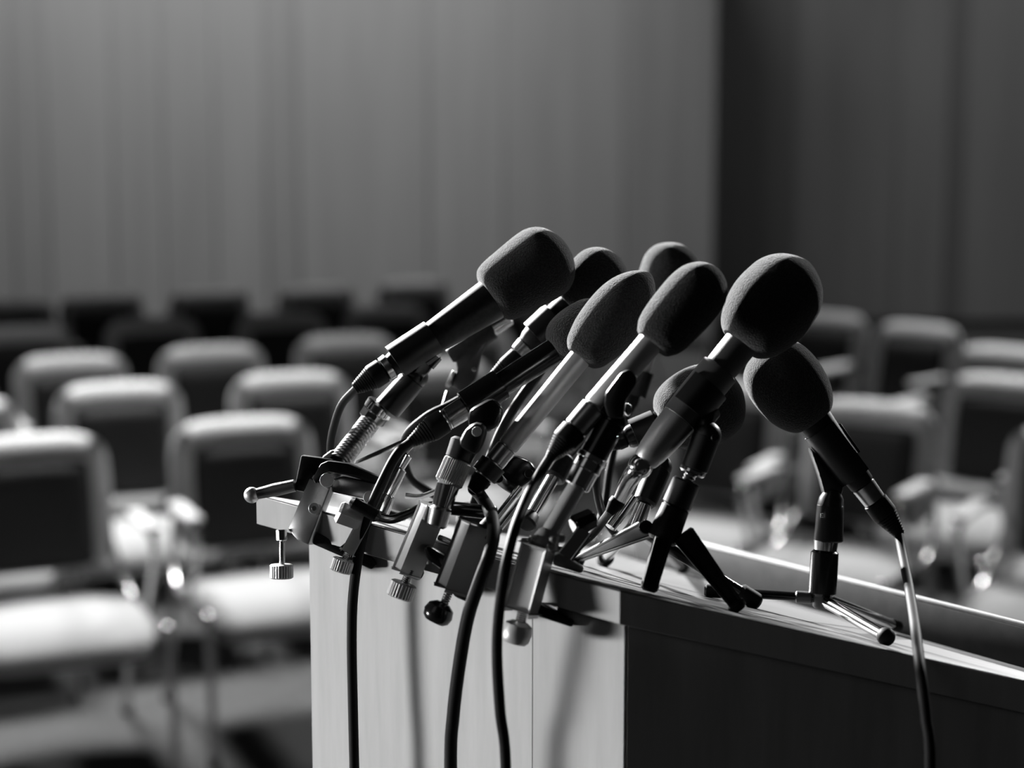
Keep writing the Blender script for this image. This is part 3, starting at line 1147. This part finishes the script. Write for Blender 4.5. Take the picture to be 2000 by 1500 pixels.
m.sleeve(A5.p(-170, -2), A5.p(-262, -2), A5.r(26, -220), A5.r(33, -220), -UP * .2 - RT - FW * .5, 150)
m.slab([P(a_, b_, z5 - .002) for a_, b_ in ((1182, 768), (1213, 727), (1229, 720), (1245, 736), (1244, 750), (1222, 783), (1218, 818), (1188, 816), (1180, 790))], FW * .018, .0018)
m.build('clip', 'black_plastic', t)
m = MB()
m.slab([P(1218, 806, z5 + .015), P(1222, 784, z5 + .015), P(1234, 790, z5 + .015), P(1236, 804, z5 + .015), P(1228, 816, z5 + .015)], FW * .006, .002)
m.build('wing_nut', 'chrome', t)
m = MB()
m.cyl(P(1120, 1030, z5 + .025), P(1160, 1010, z5 + .03), 24 * k5, 22 * k5, .25, 8)
m.build('adjusting_knob', 'black_gloss', t)
m = MB()
m.bar(P(1106, 1086, z5 + .015), P(1140, 1040, z5 + .02), RT, 24 * k5, 12 * k5, .0015)
m.build('slide', 'chrome', t)

# --- dark stand tube behind for the second-row microphone
t = thing('microphone_stand', 'thin dark stand tube behind the black microphone, holding the one with a silver tail ring', 'stand', onplane(905, 1030))
m = MB()
m.tube([P(925, 985, 1.36), P(985, 830, 1.365), P(1062, 715, 1.375)], 10 * 1.4 * S, 14, 6)
m.build('post', 'black_paint', t)
m = MB()
m.sleeve(A2.p(-105, 3), A2.p(-160, 3), A2.r(31, -130), A2.r(37, -130), -UP, 60)
m.build('clip', 'black_plastic', t)
m = MB()
q = P(925, 985, 1.36)
m.cyl(V((q.x, q.y, q.z - .03)), q, .016, .012)
m.build('foot', 'black_paint', t)

# --- chrome post of the furthest-back microphone
t = thing('microphone_stand', 'chrome post with a black collar behind the front silver microphone', 'stand', P(1040, 1005, 1.34))
m = MB()
m.cyl(P(1036, 1010, 1.34), P(1084, 926, 1.36), 13 * 1.34 * S, seg=18)
m.cyl(P(1096, 905, 1.365), P(1200, 800, 1.44), 9 * 1.4 * S, seg=16)
m.build('post', 'chrome', t)
m = MB()
m.cyl(P(1080, 935, 1.36), P(1104, 893, 1.37), 24 * 1.36 * S, 22 * 1.36 * S, .2)
m.build('collar', 'black_paint', t)
m = MB()
m.sleeve(A3.p(-200), A3.p(-250), A3.r(22, -220), A3.r(29, -220), FW, 60)
m.build('clip', 'black_plastic', t)
m = MB()
m.cyl(P(1026, 1024, 1.335), P(1038, 1004, 1.342), 22 * 1.34 * S, 18 * 1.34 * S, .2)
m.build('foot', 'black_paint', t)


# --- black tripod at the near edge
def foot_pt(u, v, h):
    return onplane(u, v) + N * h


zt1 = px(onplane(1300, 1150))[2] + .0
zt1 = 1.20
kt = zt1 * S
t = thing('desk_tripod', 'black folding desk tripod with flat legs, standing at the near edge of the podium top', 'tripod', onplane(1330, 1150))
fpt = {'left': onplane(1124, 1101), 'front': onplane(1266, 1158), 'right': onplane(1438, 1196)}


def plate_leg(a, b, w0, w1, th, nm, foot=True):
    a, b = V(a), V(b)
    d = (b - a)
    wd = d.normalized().cross(FW).normalized()
    m = MB()
    m.slab([a + wd * w0 / 2, a - wd * w0 / 2, b - wd * w1 / 2, b + wd * w1 / 2], FW * th, .0012)
    m.slab([a + wd * w0 / 2, a + wd * (w0 / 2 - .002), b + wd * (w1 / 2 - .002), b + wd * w1 / 2], FW * -.004, .0004)
    m.slab([a - wd * w0 / 2, a - wd * (w0 / 2 - .002), b - wd * (w1 / 2 - .002), b - wd * w1 / 2], FW * -.004, .0004)
    lg = m.build(nm, 'black_paint', t)
    m = MB()
    m.cyl(b - N * .0 + d.normalized() * -.004, b + d.normalized() * .003, .0062, .0058, .3, 16)
    m.build('rubber_foot', 'rubber', lg)
    return lg


hub0, hub1 = P(1292, 1058, zt1), P(1322, 985, zt1)
plate_leg(P(1262, 1034, zt1 + .006), fpt['left'] + N * .003, 40 * kt, 16 * kt, .010, 'leg')
plate_leg(P(1296, 1052, zt1 - .016), fpt['front'] + N * .004, 34 * kt, 30 * kt, .010, 'leg')
plate_leg(P(1334, 1044, zt1 - .006), fpt['right'] + N * .004, 46 * kt, 26 * kt, .010, 'leg')
m = MB()
m.cyl(hub0, hub1, 32 * kt, 28 * kt, .25, 12)
m.build('hub', 'black_paint', t)
bolt((1262, 1030, zt1 - .001), 14, t, 'black_gloss', 12)
m = MB()
m.cyl(P(1320, 990, zt1), P(1342, 938, zt1), 29 * kt, 28 * kt, .15, 10)
m.build('collar', 'black_plastic', t)
m = MB()
screw_mb((1340, 944, zt1), (1353, 918, zt1), 13, m, 5)
m.cyl(P(1350, 926, zt1), P(1355, 914, zt1), 26 * kt, 26 * kt, .2)
m.build('threaded_stem', 'chrome', t)
m = MB()
m.cyl(P(1355, 918, zt1), P(1380, 850, zt1), 27 * kt, 28 * kt, .12)
m.ball(P(1381, 850, zt1), 28 * kt)
m.build('swivel', 'black_plastic', t)
bolt((1396, 855, zt1 - .010), 7, t, 'black_gloss', 6)
m = MB()
m.sleeve(A6.p(-205), A6.p(-268), A6.r(38, -240), A6.r(46, -240), -UP * .3 - RT, 90)
m.tube([A6.p(-240, 42), P(1378, 825, zt1 + .0), P(1380, 846, zt1)], 16 * kt, 14, 5)
m.build('clip', 'black_plastic', t)

# --- tripod behind for the round-foam microphone
t = thing('desk_tripod', 'tripod with bright rod legs hidden behind the black folding tripod', 'tripod', onplane(1290, 1120))
zt3 = 1.30
k3t = zt3 * S
m = MB()
m.cyl(P(1258, 985, zt3), P(1286, 915, 1.312), 24 * k3t, 26 * k3t, .2)
m.ball(P(1288, 912, 1.312), 25 * k3t)
m.build('swivel', 'black_plastic', t)
m = MB()
m.sleeve(A8.p(-92), A8.p(-140), A8.r(26, -110), A8.r(32, -110), -UP, 60)
m.tube([A8.p(-112, 28), P(1290, 890, 1.312), P(1288, 912, 1.312)], .005, 12, 5)
m.build('clip', 'black_plastic', t)
m = MB()
m.cyl(P(1240, 1030, zt3), P(1260, 980, zt3), 17 * k3t, 15 * k3t, .2)
m.build('hub', 'chrome', t)
m = MB()
m.tube([P(1236, 968, zt3 - .01), P(1214, 1000, zt3 - .012), P(1192, 1030, zt3 - .016)], 12 * k3t, 14, 5)
m.build('folded_arm', 'chrome', t)
for a_, b_ in (((1234, 1030, zt3 - .004), (1178, 1106)), ((1250, 1034, zt3), (1466, 1186)), ((1244, 1032, zt3 + .01), (1330, 1120))):
    B = onplane(*b_) + N * .006
    A_ = P(*a_)
    m = MB()
    m.cyl(A_, B, .0042, .0042)
    lg = m.build('leg', 'chrome' if b_[0] < 1200 else 'black_gloss', t)
    m = MB()
    d = (B - A_).normalized()
    m.cyl(B - d * .012, B + d * .006, .0065, .0065, .3, 16)
    m.build('rubber_foot', 'rubber', lg)

# --- small round-legged tripod on the right
zt2 = 1.315
kq = zt2 * S
t = thing('desk_tripod', 'small tripod with chrome round legs and a black barrel, right end of the podium top', 'tripod', onplane(1640, 1210))
m = MB()
m.cyl(P(1618, 1058, zt2), P(1622, 985, zt2), 28.5 * kq, 26 * kq, .1)
m.lathe(P(1622, 988, zt2), P(1626, 958, zt2), [(0, 26 * kq), (.5, 24 * kq), (1, 15 * kq)], 24)
m.build('swivel', 'black_plastic', t)
m = MB()
m.cyl(P(1612, 1078, zt2), P(1614, 1052, zt2), 22 * kq, 24 * kq, .1)
m.build('threaded_ring', 'chrome', t)
m = MB()
zl_ = zt2 - 0.0104
for q_ in (((1603, 1003), (1603, 1011)), ((1603, 1003.4), (1608, 1003.4)), ((1603, 1007), (1607, 1007)), ((1603, 1010.6), (1608, 1010.6))):
    m.bar(P(*q_[0], zl_), P(*q_[1], zl_), UP + RT, 1.1 * kq, 1.5 * kq, 0)
o = m.build('letter', 'cast_metal', t)
o['label'] = 'small moulded letter E'
m = MB()
m.cyl(P(1606, 1164, zt2), P(1611, 1074, zt2), 27.5 * kq, 27 * kq, .2)
m.build('barrel', 'black_gloss', t)
m = MB()
m.cyl(P(1602, 1188, zt2), P(1604, 1160, zt2), 15 * kq, 19 * kq, .25)
m.build('hub', 'dark_cast', t)
hubp = P(1603, 1174, zt2)
legs = [(P(1592, 1168, zt2), onplane(1384, 1166) + N * .0045, 'black_gloss', 9), (P(1614, 1176, zt2 - .006), onplane(1727, 1259) + N * .0055, 'chrome', 11.5),
        (P(1618, 1170, zt2 + .006), onplane(1748, 1237) + N * .006, 'chrome', 10)]
for A_, B, mt, rp in legs:
    m = MB()
    m.cyl(A_, B, rp * kq, rp * kq, .2, 18)
    lg = m.build('leg', mt, t)
    d = (B - A_).normalized()
    m = MB()
    if mt == 'black_gloss':
        m.cyl(A_ + d * .002, A_ + d * .014, 12 * kq, 12 * kq, .2, 18)
        m.build('sleeve', 'dark_cast', lg)
        m = MB()
        m.cyl(B - d * .010, B + d * .004, 13 * kq, 13 * kq, .35, 18)
    elif rp > 11:
        m.ball(B, 17 * kq)
    else:
        m.cyl(B - d * .012, B + d * .004, 12 * kq, 13 * kq, .5, 18)
    m.build('rubber_foot', 'rubber', lg)
m = MB()
m.sleeve(A7.p(-112), A7.p(-228), A7.r(27, -170), A7.r(37, -170), UP * .6 + RT, 95)
m.slab([P(1580, 872, zt2 - .004), P(1604, 894, zt2 - .004), P(1650, 950, zt2 - .004), P(1644, 972, zt2 - .004), P(1612, 976, zt2 - .004), P(1600, 930, zt2 - .004)], FW * .012, .003)
m.build('clip', 'black_plastic', t)
m = MB()
m.slab([A7.p(-128, 38), A7.p(-128, 33), A7.p(-196, 31), A7.p(-196, 36)], FW * .016, .0006)
m.build('clip_tab', 'black_gloss', t)

for o in bpy.data.objects:
    if '_base' in o:
        del o['_base']
